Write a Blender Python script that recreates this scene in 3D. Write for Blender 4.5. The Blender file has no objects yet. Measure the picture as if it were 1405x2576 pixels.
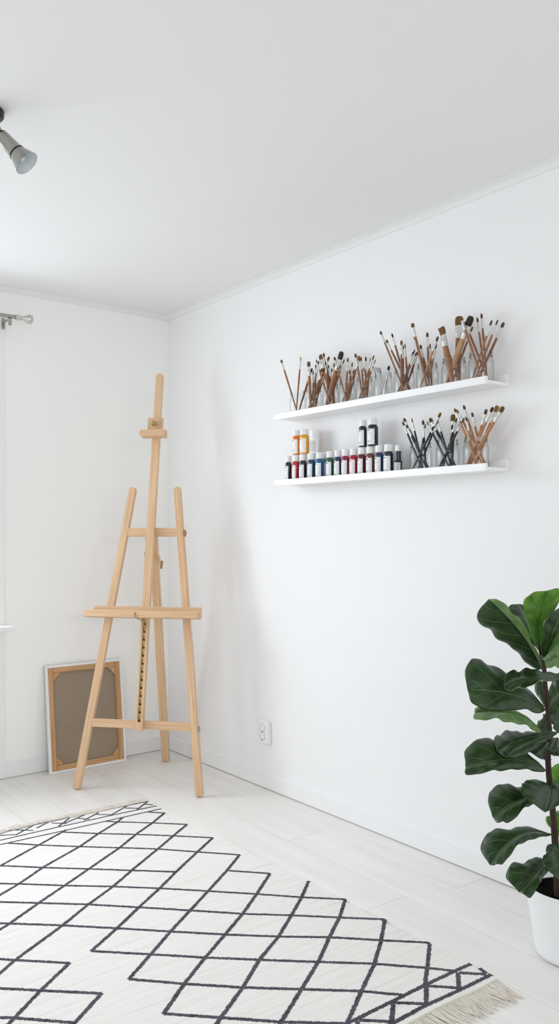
import bpy, bmesh, math, random
from mathutils import Vector, Matrix
random.seed(7)
PI=math.pi
scene=bpy.context.scene
COL=scene.collection
# ------------------------------------------------------------------ camera frame
FPX=2100.; CXP=702.5; HY=1340.; CH=1.2
YAW=math.atan(1632.5/2100)
FW=Vector((math.sin(YAW),math.cos(YAW),0)); RT=Vector((math.cos(YAW),-math.sin(YAW),0)); UP=Vector((0,0,1))
CAM=Vector((0,0,CH))
XR=2.358; YF=4.043; ZC=2.40; XL=-2.3; YB=-2.6
def ray(px,py): return FW+RT*((px-CXP)/FPX)+UP*((HY-py)/FPX)
def P(px,py,z): return CAM+ray(px,py)*z
def onz(px,py,z=0.): r=ray(px,py); return CAM+r*((z-CH)/r.z)
def onx(px,py,x=XR): r=ray(px,py); return CAM+r*(x/r.x)
def ony(px,py,y=YF): r=ray(px,py); return CAM+r*(y/r.y)

# ------------------------------------------------------------------ materials
def s2l(c): return tuple(((v/12.92) if v<=.04045 else ((v+.055)/1.055)**2.4) for v in c)
def rgb(h):
    return s2l((int(h[0:2],16)/255,int(h[2:4],16)/255,int(h[4:6],16)/255))+(1,)
def new_mat(name):
    m=bpy.data.materials.new(name); m.use_nodes=True
    nt=m.node_tree; b=nt.nodes['Principled BSDF']; return m,nt,b
def N(nt,t,**k):
    n=nt.nodes.new(t)
    for a,v in k.items(): setattr(n,a,v)
    return n
def simple(name,h,rough=.6,metal=0,bump=0,bscale=200,spec=.5,vary=0,coat=0):
    m,nt,b=new_mat(name); L=nt.links
    b.inputs['Base Color'].default_value=rgb(h); b.inputs['Roughness'].default_value=rough; b.inputs['Metallic'].default_value=metal
    b.inputs['Specular IOR Level'].default_value=spec
    if coat: b.inputs['Coat Weight'].default_value=coat
    tc=N(nt,'ShaderNodeTexCoord'); no=N(nt,'ShaderNodeTexNoise'); no.inputs['Scale'].default_value=bscale; no.inputs['Detail'].default_value=3
    L.new(tc.outputs['Object'],no.inputs['Vector'])
    if bump:
        bp=N(nt,'ShaderNodeBump'); bp.inputs['Strength'].default_value=bump; bp.inputs['Distance'].default_value=.002
        L.new(no.outputs['Fac'],bp.inputs['Height']); L.new(bp.outputs['Normal'],b.inputs['Normal'])
    if vary:
        mr=N(nt,'ShaderNodeMapRange'); mr.inputs['To Min'].default_value=1-vary; mr.inputs['To Max'].default_value=1+vary
        L.new(no.outputs['Fac'],mr.inputs['Value'])
        mx=N(nt,'ShaderNodeMix',data_type='RGBA',blend_type='MULTIPLY'); mx.inputs['Factor'].default_value=1
        mx.inputs['A'].default_value=rgb(h); L.new(mr.outputs['Result'],mx.inputs['B']); L.new(mx.outputs['Result'],b.inputs['Base Color'])
    return m
def wood(name,c1,c2,scale=1.,rough=.5,axis='Z'):
    m,nt,b=new_mat(name); L=nt.links
    tc=N(nt,'ShaderNodeTexCoord'); oi=N(nt,'ShaderNodeObjectInfo')
    mp=N(nt,'ShaderNodeMapping'); sc=[70*scale,70*scale,70*scale]; sc['XYZ'.index(axis)]=1.6*scale; mp.inputs['Scale'].default_value=sc
    ad=N(nt,'ShaderNodeVectorMath',operation='ADD'); ml=N(nt,'ShaderNodeMath',operation='MULTIPLY'); ml.inputs[1].default_value=37
    L.new(oi.outputs['Random'],ml.inputs[0]); L.new(tc.outputs['Object'],mp.inputs['Vector']); L.new(mp.outputs['Vector'],ad.inputs[0]); L.new(ml.outputs[0],ad.inputs[1])
    n1=N(nt,'ShaderNodeTexNoise'); n1.inputs['Scale'].default_value=1.3; n1.inputs['Detail'].default_value=5; n1.inputs['Distortion'].default_value=.35
    L.new(ad.outputs[0],n1.inputs['Vector'])
    cr=N(nt,'ShaderNodeValToRGB'); cr.color_ramp.elements[0].position=.32; cr.color_ramp.elements[1].position=.68
    cr.color_ramp.elements[0].color=rgb(c1); cr.color_ramp.elements[1].color=rgb(c2)
    L.new(n1.outputs['Fac'],cr.inputs['Fac']); L.new(cr.outputs['Color'],b.inputs['Base Color'])
    bp=N(nt,'ShaderNodeBump'); bp.inputs['Strength'].default_value=.12; bp.inputs['Distance'].default_value=.001
    L.new(n1.outputs['Fac'],bp.inputs['Height']); L.new(bp.outputs['Normal'],b.inputs['Normal'])
    b.inputs['Roughness'].default_value=rough
    return m
M={}
M['wall']=simple('white_wall_paint','F1F1F1',.75,bump=.04,bscale=90)
M['wallfar']=simple('soft_white_wall_paint','F9F9F6',.75,bump=.04,bscale=90)
M['ceil']=simple('white_ceiling_paint','EAEAE9',.85,bump=.04,bscale=60)
M['trim']=simple('white_trim_paint','F2F2F1',.4,bump=.02,bscale=40)
M['shelf']=simple('white_lacquer','F3F3F3',.35,bump=.01,bscale=60)
M['pine']=wood('pine','CDA57D','E2C19C',1.9)
M['pine_dark']=wood('stretcher_pine','B08455','CFA678',1.7)
M['brass']=simple('aged_brass','B7A478',.32,1,bump=.2,bscale=300)
M['chrome']=simple('chrome','C9C9C6',.22,1,bump=.05,bscale=400)
M['nickel']=simple('brushed_nickel','A8A7A0',.32,1,bump=.05,bscale=300)
M['ferrule']=simple('ferrule_steel','D8D8D4',.28,1,bump=.35,bscale=500)
M['darkmetal']=simple('dark_metal','3A3A36',.4,.8,bump=.05)
M['black']=simple('black_plastic','15151A',.4,bump=.02)
M['canvas_white']=simple('primed_canvas','EDEDED',.85,bump=.25,bscale=700)
M['linen']=simple('raw_linen','9B8B79',.95,bump=.5,bscale=420,vary=.3)
M['plastic']=simple('white_plastic','EFEFEF',.35,bump=.01)
M['hole']=simple('socket_hole','222222',.6)
M['ink']=simple('label_ink','3A3C42',.7)
M['paper']=simple('label_paper','F0F0F2',.6,bump=.03)
M['stalk']=simple('green_brown_stalk','3F4A26',.6,bump=.1)
M['soil']=simple('potting_soil','0E0B09',1,bump=1,bscale=160,vary=.6,spec=.05)
M['pot']=simple('white_glazed_pot','F2F3F4',.35,bump=.01)
M['bark']=simple('brown_bark','38291F',.85,bump=.8,bscale=160,vary=.35)
M['fringe']=simple('cream_yarn','DED6CA',.95,bump=.4,bscale=800,vary=.12)
M['lampglass']=simple('frosted_bulb','C9D2D3',.25,bump=.05)
M['washer']=wood('turned_wood','9A6B45','B88459',2)
M['wood_dark']=wood('dark_walnut_handle','6B4630','93674A',3)
M['h_brown']=wood('brown_handle','7E5237','AA7852',3,.4)
M['h_orange']=wood('orange_brown_handle','9A6540','C28A5C',3,.4)
M['h_light']=wood('raw_wood_handle','A07A55','C5A07B',3,.6)
M['h_black']=simple('black_lacquer_handle','16171A',.3,bump=.02)
M['br_brown']=simple('brown_bristle','6E5127',.9,bump=.8,bscale=700,vary=.35)
M['br_dark']=simple('dark_bristle','33281B',.9,bump=.8,bscale=700,vary=.35)
M['br_olive']=simple('olive_bristle','5A5036',.9,bump=.8,bscale=700,vary=.3)
M['br_cream']=simple('cream_bristle','CFC49B',.9,bump=.8,bscale=700,vary=.2)
M['br_red']=simple('red_brown_bristle','6B3524',.9,bump=.8,bscale=700,vary=.3)
M['br_ochre']=simple('ochre_bristle','8E6B33',.9,bump=.8,bscale=700,vary=.3)
# thin clear glass
def mk_glass(name,edge=.45,tint=(1,1,1),wide=.8):
    m=bpy.data.materials.new(name); m.use_nodes=True; nt=m.node_tree; nt.nodes.clear(); L=nt.links
    out=N(nt,'ShaderNodeOutputMaterial'); lw=N(nt,'ShaderNodeLayerWeight'); lw.inputs['Blend'].default_value=.5
    cr=N(nt,'ShaderNodeValToRGB'); e=cr.color_ramp.elements
    e[0].position=0; e[0].color=(.988*tint[0],.992*tint[1],.992*tint[2],1); e[1].position=.97; e[1].color=(edge,edge*1.02,edge*1.02,1)
    x=e.new(wide); x.color=(.965*tint[0],.97*tint[1],.97*tint[2],1)
    tr=N(nt,'ShaderNodeBsdfTransparent'); gl=N(nt,'ShaderNodeBsdfGlossy'); gl.inputs['Roughness'].default_value=.03
    cf=N(nt,'ShaderNodeValToRGB'); f=cf.color_ramp.elements; f[0].position=0; f[0].color=(.018,)*3+(1,); f[1].position=1; f[1].color=(.3,)*3+(1,)
    y=f.new(.78); y.color=(.04,)*3+(1,)
    mx=N(nt,'ShaderNodeMixShader')
    L.new(lw.outputs['Facing'],cr.inputs['Fac']); L.new(cr.outputs['Color'],tr.inputs['Color'])
    L.new(lw.outputs['Facing'],cf.inputs['Fac']); L.new(cf.outputs['Color'],mx.inputs['Fac'])
    L.new(tr.outputs[0],mx.inputs[1]); L.new(gl.outputs[0],mx.inputs[2]); L.new(mx.outputs[0],out.inputs['Surface'])
    return m
M['glass']=mk_glass('jar_glass',.3)
M['rimglass']=mk_glass('rim_glass',.2,wide=.55)
M['pane']=mk_glass('window_glass',.8)
# floor boards: object colour per plank comes from a face attribute
def mk_floor():
    m,nt,b=new_mat('white_oiled_boards'); L=nt.links
    tc=N(nt,'ShaderNodeTexCoord'); at=N(nt,'ShaderNodeAttribute',attribute_name='tint')
    mp=N(nt,'ShaderNodeMapping'); mp.inputs['Scale'].default_value=(16,1.3,1)
    ad=N(nt,'ShaderNodeVectorMath',operation='ADD'); L.new(tc.outputs['Object'],mp.inputs['Vector']); L.new(mp.outputs['Vector'],ad.inputs[0])
    ml=N(nt,'ShaderNodeVectorMath',operation='SCALE'); ml.inputs['Scale'].default_value=31; L.new(at.outputs['Color'],ml.inputs[0]); L.new(ml.outputs[0],ad.inputs[1])
    no=N(nt,'ShaderNodeTexNoise'); no.inputs['Scale'].default_value=1.4; no.inputs['Detail'].default_value=6; no.inputs['Distortion'].default_value=.5
    L.new(ad.outputs[0],no.inputs['Vector'])
    cr=N(nt,'ShaderNodeValToRGB'); cr.color_ramp.elements[0].position=.25; cr.color_ramp.elements[1].position=.75
    cr.color_ramp.elements[0].color=rgb('E7E4DF'); cr.color_ramp.elements[1].color=rgb('F0EFEC')
    L.new(no.outputs['Fac'],cr.inputs['Fac'])
    mr=N(nt,'ShaderNodeMapRange'); mr.inputs['To Min'].default_value=.965; mr.inputs['To Max'].default_value=1.01; L.new(at.outputs['Fac'],mr.inputs['Value'])
    mx=N(nt,'ShaderNodeMix',data_type='RGBA',blend_type='MULTIPLY'); mx.inputs['Factor'].default_value=1
    L.new(cr.outputs['Color'],mx.inputs['A']); L.new(mr.outputs['Result'],mx.inputs['B']); L.new(mx.outputs['Result'],b.inputs['Base Color'])
    b.inputs['Roughness'].default_value=.42; b.inputs['Specular IOR Level'].default_value=.4
    bp=N(nt,'ShaderNodeBump'); bp.inputs['Strength'].default_value=.05; bp.inputs['Distance'].default_value=.001; L.new(no.outputs['Fac'],bp.inputs['Height']); L.new(bp.outputs['Normal'],b.inputs['Normal'])
    return m
M['floor']=mk_floor()
M['groove']=simple('board_groove','8E8A84',.8)
def mk_rug(name,c1,c2):
    m,nt,b=new_mat(name); L=nt.links
    tc=N(nt,'ShaderNodeTexCoord'); mp=N(nt,'ShaderNodeMapping'); mp.inputs['Scale'].default_value=(260,420,100)
    L.new(tc.outputs['Object'],mp.inputs['Vector'])
    no=N(nt,'ShaderNodeTexNoise'); no.inputs['Scale'].default_value=1; no.inputs['Detail'].default_value=4; L.new(mp.outputs['Vector'],no.inputs['Vector'])
    mp2=N(nt,'ShaderNodeMapping'); mp2.inputs['Scale'].default_value=(3,75,1); L.new(tc.outputs['Object'],mp2.inputs['Vector'])
    n2=N(nt,'ShaderNodeTexNoise'); n2.inputs['Scale'].default_value=1; n2.inputs['Detail'].default_value=3; L.new(mp2.outputs['Vector'],n2.inputs['Vector'])
    mu=N(nt,'ShaderNodeMath',operation='MULTIPLY_ADD'); mu.inputs[1].default_value=.55; L.new(n2.outputs['Fac'],mu.inputs[0]); 
    m3=N(nt,'ShaderNodeMath',operation='MULTIPLY'); m3.inputs[1].default_value=.45; L.new(no.outputs['Fac'],m3.inputs[0]); L.new(m3.outputs[0],mu.inputs[2])
    cr=N(nt,'ShaderNodeValToRGB'); cr.color_ramp.elements[0].position=.33; cr.color_ramp.elements[1].position=.52
    cr.color_ramp.elements[0].color=rgb(c1); cr.color_ramp.elements[1].color=rgb(c2)
    L.new(mu.outputs[0],cr.inputs['Fac']); L.new(cr.outputs['Color'],b.inputs['Base Color']); b.inputs['Roughness'].default_value=.95; b.inputs['Specular IOR Level'].default_value=.1
    bp=N(nt,'ShaderNodeBump'); bp.inputs['Strength'].default_value=.8; bp.inputs['Distance'].default_value=.002; L.new(mu.outputs[0],bp.inputs['Height']); L.new(bp.outputs['Normal'],b.inputs['Normal'])
    return m
M['rug']=mk_rug('cream_weave','DDDAD4','EBE8E4')
M['rugline']=mk_rug('charcoal_weave','2A2A30','58585F')
def mk_leaf(name,c1,c2,vein,rough=.38):
    m,nt,b=new_mat(name); L=nt.links
    uv=N(nt,'ShaderNodeUVMap',uv_map='UVMap'); sx=N(nt,'ShaderNodeSeparateXYZ'); L.new(uv.outputs[0],sx.inputs[0])
    a=N(nt,'ShaderNodeMath',operation='ABSOLUTE'); L.new(sx.outputs['X'],a.inputs[0])
    # midrib
    mid=N(nt,'ShaderNodeMapRange'); mid.inputs['From Min'].default_value=.008; mid.inputs['From Max'].default_value=.028; mid.inputs['To Min'].default_value=1; mid.inputs['To Max'].default_value=0; L.new(a.outputs[0],mid.inputs['Value'])
    # side veins: fract((v - .28 |u|^.8)*6.5)
    pw=N(nt,'ShaderNodeMath',operation='POWER'); L.new(a.outputs[0],pw.inputs[0]); pw.inputs[1].default_value=.75
    k=N(nt,'ShaderNodeMath',operation='MULTIPLY_ADD'); L.new(pw.outputs[0],k.inputs[0]); k.inputs[1].default_value=-.27; L.new(sx.outputs['Y'],k.inputs[2])
    sg=N(nt,'ShaderNodeMath',operation='MULTIPLY_ADD'); gs=N(nt,'ShaderNodeMath',operation='SIGN'); L.new(sx.outputs['X'],gs.inputs[0]); L.new(gs.outputs[0],sg.inputs[0]); sg.inputs[1].default_value=.03; L.new(k.outputs[0],sg.inputs[2])
    f=N(nt,'ShaderNodeMath',operation='MULTIPLY'); L.new(sg.outputs[0],f.inputs[0]); f.inputs[1].default_value=5.2
    fr=N(nt,'ShaderNodeMath',operation='PINGPONG'); L.new(f.outputs[0],fr.inputs[0]); fr.inputs[1].default_value=.5
    sv=N(nt,'ShaderNodeMapRange'); sv.inputs['From Min'].default_value=.006; sv.inputs['From Max'].default_value=.028; sv.inputs['To Min'].default_value=.65; sv.inputs['To Max'].default_value=0; L.new(fr.outputs[0],sv.inputs['Value'])
    fade=N(nt,'ShaderNodeMapRange'); fade.inputs['From Min'].default_value=.55; fade.inputs['From Max'].default_value=.95; fade.inputs['To Min'].default_value=1; fade.inputs['To Max'].default_value=0; L.new(a.outputs[0],fade.inputs['Value'])
    sm=N(nt,'ShaderNodeMath',operation='MULTIPLY'); L.new(sv.outputs['Result'],sm.inputs[0]); L.new(fade.outputs['Result'],sm.inputs[1])
    mxx=N(nt,'ShaderNodeMath',operation='MAXIMUM'); L.new(mid.outputs['Result'],mxx.inputs[0]); L.new(sm.outputs[0],mxx.inputs[1])
    tc=N(nt,'ShaderNodeTexCoord'); no=N(nt,'ShaderNodeTexNoise'); no.inputs['Scale'].default_value=35; L.new(tc.outputs['Object'],no.inputs['Vector'])
    cr=N(nt,'ShaderNodeValToRGB'); cr.color_ramp.elements[0].position=.35; cr.color_ramp.elements[1].position=.7; cr.color_ramp.elements[0].color=rgb(c1); cr.color_ramp.elements[1].color=rgb(c2); L.new(no.outputs['Fac'],cr.inputs['Fac'])
    mx=N(nt,'ShaderNodeMix',data_type='RGBA'); L.new(mxx.outputs[0],mx.inputs['Factor']); L.new(cr.outputs['Color'],mx.inputs['A']); mx.inputs['B'].default_value=rgb(vein)
    L.new(mx.outputs['Result'],b.inputs['Base Color']); b.inputs['Roughness'].default_value=rough
    hs=N(nt,'ShaderNodeMath',operation='MULTIPLY_ADD'); L.new(mxx.outputs[0],hs.inputs[0]); hs.inputs[1].default_value=-.6; L.new(no.outputs['Fac'],hs.inputs[2])
    bp=N(nt,'ShaderNodeBump'); bp.inputs['Strength'].default_value=.5; bp.inputs['Distance'].default_value=.002; L.new(hs.outputs[0],bp.inputs['Height']); L.new(bp.outputs['Normal'],b.inputs['Normal'])
    return m
M['leaf']=mk_leaf('dark_fiddle_leaf','1B3314','29491D','6F8C52',.4)
M['leafu']=mk_leaf('leaf_underside','4F7038','668B49','88A868',.5)
M['leafn']=mk_leaf('bright_green_leaf','436F18','5E9020','2C4A16',.5)  # bright green, dark veins: light shining through the top leaf is painted in

# ------------------------------------------------------------------ geometry helpers
class MB:
    def __init__(s): s.v=[]; s.f=[]; s.m=[]; s.uv={}
    def add(s,vs,fs,mi=0):
        o=len(s.v); s.v+= [tuple(v) for v in vs]
        for f in fs: s.f.append(tuple(o+i for i in f)); s.m.append(mi)
        return s
    def box(s,lo,hi,mi=0):
        x0,y0,z0=lo; x1,y1,z1=hi
        return s.add([(x0,y0,z0),(x1,y0,z0),(x1,y1,z0),(x0,y1,z0),(x0,y0,z1),(x1,y0,z1),(x1,y1,z1),(x0,y1,z1)],
            [(0,3,2,1),(4,5,6,7),(0,1,5,4),(1,2,6,5),(2,3,7,6),(3,0,4,7)],mi)
    def tube(s,pts,rad,n=8,mi=0,wide=None,flat=None,cap=True):
        """tube along pts; rad list; wide: vector for elliptical cross-section, flat: list of (rw,rt)"""
        pts=[Vector(p) for p in pts]; k=len(pts)
        if not hasattr(rad,'__len__'): rad=[rad]*k
        o=len(s.v); prev=None
        for i,p in enumerate(pts):
            d=(pts[min(i+1,k-1)]-pts[max(i-1,0)]).normalized()
            if wide is not None: a=wide-d*wide.dot(d)
            elif prev is None:
                a=Vector((0,0,1)).cross(d)
                if a.length<.05: a=Vector((1,0,0)).cross(d)
            else: a=prev-d*prev.dot(d)
            a.normalize(); prev=a.copy(); b=d.cross(a)
            r=rad[i]; rw,rt=(r if hasattr(r,'__len__') else (r,r))
            for j in range(n):
                t=2*PI*j/n; s.v.append(tuple(p+a*(rw*math.cos(t))+b*(rt*math.sin(t))))
        for i in range(k-1):
            for j in range(n):
                j2=(j+1)%n; s.f.append((o+i*n+j,o+i*n+j2,o+(i+1)*n+j2,o+(i+1)*n+j)); s.m.append(mi)
        if cap:
            s.f.append(tuple(o+j for j in range(n))[::-1]); s.m.append(mi)
            s.f.append(tuple(o+(k-1)*n+j for j in range(n))); s.m.append(mi)
        return s
    def lathe(s,prof,n=24,c=(0,0,0),mi=0,axis=None):
        """prof list of (r,z) around axis through c"""
        o=len(s.v); c=Vector(c); ax=Vector(axis).normalized() if axis else Vector((0,0,1))
        a=ax.orthogonal().normalized() if axis else Vector((1,0,0)); b=ax.cross(a)
        for r,z in prof:
            for j in range(n):
                t=2*PI*j/n; s.v.append(tuple(c+ax*z+a*(r*math.cos(t))+b*(r*math.sin(t))))
        for i in range(len(prof)-1):
            for j in range(n):
                j2=(j+1)%n; s.f.append((o+i*n+j,o+i*n+j2,o+(i+1)*n+j2,o+(i+1)*n+j)); s.m.append(mi)
        return s
    def prism(s,outline,t0,t1,mi=0):
        """outline in XZ extruded along Y from t0 to t1"""
        n=len(outline); vs=[(x,t0,z) for x,z in outline]+[(x,t1,z) for x,z in outline]
        fs=[tuple(range(n)),tuple(range(2*n-1,n-1,-1))]+[(i+n,(i+1)%n+n,(i+1)%n,i) for i in range(n)]
        return s.add(vs,fs,mi)
    def build(s,name,mat,parent=None,loc=None,rot=None,smooth=False,bevel=0,seg=2,angle=.6,mtx=None):
        me=bpy.data.meshes.new(name); me.from_pydata(s.v,[],s.f)
        mats=mat if isinstance(mat,(list,tuple)) else [mat]
        for m in mats: me.materials.append(m)
        for p,mi in zip(me.polygons,s.m): p.material_index=mi
        bm=bmesh.new(); bm.from_mesh(me); bmesh.ops.recalc_face_normals(bm,faces=bm.faces); bm.to_mesh(me); bm.free()
        o=bpy.data.objects.new(name,me); COL.objects.link(o)
        if parent: o.parent=parent
        if mtx is not None: o.matrix_local=mtx
        if loc is not None: o.location=loc
        if rot is not None: o.rotation_euler=rot
        if smooth:
            for p in me.polygons: p.use_smooth=True
            try: me.set_sharp_from_angle(angle=angle)
            except Exception: pass
        if bevel:
            b=o.modifiers.new('bevel','BEVEL'); b.width=bevel; b.segments=seg; b.limit_method='ANGLE'; b.angle_limit=.6
        return o
def thing(name,label,cat,loc=(0,0,0),rotz=0,group=None):
    o=bpy.data.objects.new(name,None); COL.objects.link(o); o.empty_display_size=.05
    o.location=loc; o.rotation_euler=(0,0,rotz); o['label']=label; o['category']=cat
    if group: o['group']=group
    return o
def tag(o,label,cat,group=None):
    o['label']=label; o['category']=cat
    if group: o['group']=group
    return o
def struct(o): o['kind']='structure'; return o
def frame(A,B,wd):
    """matrix: local Z along AB from A, X towards wd"""
    A=Vector(A);B=Vector(B); z=(B-A).normalized(); x=Vector(wd); x=(x-z*x.dot(z)).normalized(); y=z.cross(x)
    m=Matrix((x,y,z)).transposed().to_4x4(); m.translation=A; return m
def rounded(w,L,r0,r1,n=6):
    """outline in XZ, width w, from z=0..L, corner radii at the bottom and top"""
    h=w/2; r0=max(r0,.0004); r1=max(r1,.0004); pts=[]
    for cx,cz,a0,r in ((h-r0,r0,-PI/2,r0),(h-r1,L-r1,0,r1),(-h+r1,L-r1,PI/2,r1),(-h+r0,r0,PI,r0)):
        for i in range(n+1):
            a=a0+PI/2*i/n; pts.append((cx+r*math.cos(a),cz+r*math.sin(a)))
    return pts
def bar(name,A,B,w,t,wd,mat,parent,r0=0,r1=0,bev=.002):
    L=(Vector(B)-Vector(A)).length; m=MB(); m.prism(rounded(w,L,r0,r1),-t/2,t/2)
    return m.build(name,mat,parent,mtx=frame(A,B,wd),bevel=bev)

# ------------------------------------------------------------------ room
T=.12
# window openings: far wall (x -0.55..1.415, z .76..2.10); back wall (x -1.6..1.4)
WX0,WX1,WZ0,WZ1=-.55,1.40,.75,2.14
m=MB(); m.box((XL-T,YF,0),(WX0,YF+.22,ZC)); m.box((WX1,YF,0),(XR+T,YF+.22,ZC)); m.box((WX0,YF,0),(WX1,YF+.22,WZ0)); m.box((WX0,YF,WZ1),(WX1,YF+.22,ZC))
struct(m.build('wall_back',M['wallfar']))
m=MB(); m.box((XR,YB-T,0),(XR+T,YF,ZC)); struct(m.build('wall_right',M['wall']))
BX0,BX1,BZ0,BZ1=-1.9,1.6,.4,2.2
m=MB(); m.box((XL,YB-T,0),(BX0,YB,ZC)); m.box((BX1,YB-T,0),(XR,YB,ZC)); m.box((BX0,YB-T,0),(BX1,YB,BZ0)); m.box((BX0,YB-T,BZ1),(BX1,YB,ZC))
struct(m.build('wall_front',M['wall']))
m=MB(); m.box((XL-T,YB-T,0),(XL,YF,ZC)); struct(m.build('wall_left',M['wall']))
m=MB(); m.box((XL-T,YB-T,ZC),(XR+T,YF+.22,ZC+.1)); struct(m.build('ceiling',M['ceil']))
# floor: planks as shallow slabs over a darker groove bed, one mesh
def build_floor():
    g=MB(); tints=[]
    def slab(x0,x1,y0,y1):
        e=.0007; n0=len(g.f)
        g.box((x0+e,y0+e,-.006),(x1-e,y1-e,0)); r=random.random(); tints.extend([r]*(len(g.f)-n0))
    g.box((XL-T,YB-T,-.05),(XR+T,YF+T,-.0045),1); tints.extend([.5]*6)
    W=.1802; x=2.1975+W; k=0
    known={0:1.855,1:2.546,2:1.923}
    while x>XL:
        x1=min(x,XR+.02); x0=x-W
        y=known.get(k,random.uniform(0,1.9))
        while y>YB: y-=1.9
        while y<YF+.02:
            slab(x0,x1,max(y,YB-.02),min(y+1.9,YF+.02)); y+=1.9
        x-=W; k+=1
    o=g.build('floor',[M['floor'],M['groove']])
    at=o.data.attributes.new('tint','FLOAT_COLOR','FACE')
    for i,t in enumerate(tints): at.data[i].color=(t,t*.7,t*.3,1)
    return struct(o)
build_floor()
# baseboards: chamfered board with a hairline gap over the floor
def bb(name,pts_fn,y0,y1):
    pass
H=.077;D=.010
def basebd(name,axis,a0,a1):
    m=MB()
    prof=[(0,.005),(D,.005),(D,H-.0015),(D-.0015,H),(0,H)]
    vs=[]
    for a in (a0,a1):
        for d,z in prof:
            vs.append((XR-d,a,z) if axis=='y' else (a,YF-d,z))
    n=len(prof); fs=[tuple(range(n)),tuple(range(2*n-1,n-1,-1))]+[(i,(i+1)%n,(i+1)%n+n,i+n) for i in range(n)]
    m.add(vs,fs); return struct(m.build(name,M['wall']))
basebd('baseboard_right','y',YB,YF); basebd('baseboard_back','x',1.4395,XR-D)
# cornices (small coved strips)
def cornice(name,axis,a0,a1):
    m=MB(); w=.030;h=.024; prof=[(0,0),(w,0),(w,.004)]+[(w-(w-.005)*math.sin(t*PI/10),.004+(h-.006)*(1-math.cos(t*PI/10))) for t in range(1,6)]+[(.005,h),(0,h)]
    vs=[]
    for a in (a0,a1):
        for d,z in prof: vs.append((XR-d,a,ZC-z) if axis=='y' else (a,YF-d,ZC-z))
    n=len(prof); fs=[tuple(range(n)),tuple(range(2*n-1,n-1,-1))]+[(i,(i+1)%n,(i+1)%n+n,i+n) for i in range(n)]
    m.add(vs,fs); return struct(m.build(name,M['ceil']))
cornice('trim_1','y',YB,YF); cornice('trim_2','x',XL,XR)
# casing beside the window, running down to the floor
m=MB(); m.box((1.352,YF-.012,.0025),(1.4395,YF,2.175)); struct(m.build('trim_3',M['trim'],bevel=.002))
# window on the far wall
wroot=bpy.data.objects.new('window_1',None); COL.objects.link(wroot); wroot.location=((WX0+WX1)/2,YF+.15,WZ0); struct(wroot)
def wl(x,y,z): return (x-wroot.location.x,y-wroot.location.y,z-wroot.location.z)
m=MB()
for a,b in (((WX0,YF+.13,WZ0),(WX0+.05,YF+.17,WZ1)),((WX1-.05,YF+.13,WZ0),(WX1,YF+.17,WZ1)),((WX0,YF+.13,WZ0),(WX1,YF+.17,WZ0+.05)),((WX0,YF+.13,WZ1-.05),(WX1,YF+.17,WZ1)),(((WX0+WX1)/2-.03,YF+.13,WZ0),((WX0+WX1)/2+.03,YF+.17,WZ1))):
    m.box(wl(*a),wl(*b))
m.build('window_frame',M['trim'],wroot)
m=MB(); m.box(wl(WX0+.05,YF+.148,WZ0+.05),wl(WX1-.05,YF+.152,WZ1-.05)); m.build('pane',M['pane'],wroot)
m=MB(); m.box(wl(WX0-.06,YF-.10,WZ0-.022),wl(1.457,YF+.13,WZ0)); m.build('window_sill',M['trim'],wroot,bevel=.003)
# window behind the camera
w2=bpy.data.objects.new('window_2',None); COL.objects.link(w2); w2.location=(0,YB-.06,BZ0); struct(w2)
m=MB(); 
for a,b in (((BX0,-.02,0),(BX0+.06,.02,BZ1-BZ0)),((BX1-.06,-.02,0),(BX1,.02,BZ1-BZ0)),((BX0,-.02,0),(BX1,.02,.06)),((BX0,-.02,BZ1-BZ0-.06),(BX1,.02,BZ1-BZ0)),((-.18,-.02,0),(-.12,.02,BZ1-BZ0))): m.box(a,b)
m.build('window_frame',M['trim'],w2)
m=MB(); m.box((BX0+.06,-.002,.06),(BX1-.06,.002,BZ1-BZ0-.06)); m.build('pane',M['pane'],w2)

# ------------------------------------------------------------------ curtain rod
ry=YF-.10; rz=2.235
cr=thing('curtain_rod','silver metal curtain rod with flared end, mounted high above the window','curtain rod',(1.45,YF-.012,2.19))
def lo(o,v): return Vector(v)-o.location
m=MB(); m.tube([lo(cr,(-.7,ry,rz)),lo(cr,(1.468,ry,rz))],.0092,16); m.build('rod',M['nickel'],cr,smooth=True)
m=MB(); m.lathe([(0,0),(.0125,0),(.0135,.004),(.0135,.010),(.010,.013),(.012,.016),(.012,.024),(.009,.027),(.009,.032),(.011,.036),(.017,.055),(.0215,.064),(.0225,.070),(.0205,.078),(.013,.084),(0,.086)],24,lo(cr,(1.461,ry,rz)),axis=(1,0,0)); m.build('finial',M['chrome'],cr,smooth=True)
m=MB(); bx=1.432
m.box(lo(cr,(bx-.008,YF-.012-.003,rz-.045)),lo(cr,(bx+.008,YF-.012,rz+.01))); m.box(lo(cr,(bx-.008,ry-.003,rz-.014)),lo(cr,(bx+.008,YF-.012,rz-.0105))); m.box(lo(cr,(bx-.008,ry-.006,rz-.045)),lo(cr,(bx+.008,ry-.002,rz-.0105)))
m.build('bracket',M['nickel'],cr,bevel=.001)

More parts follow.
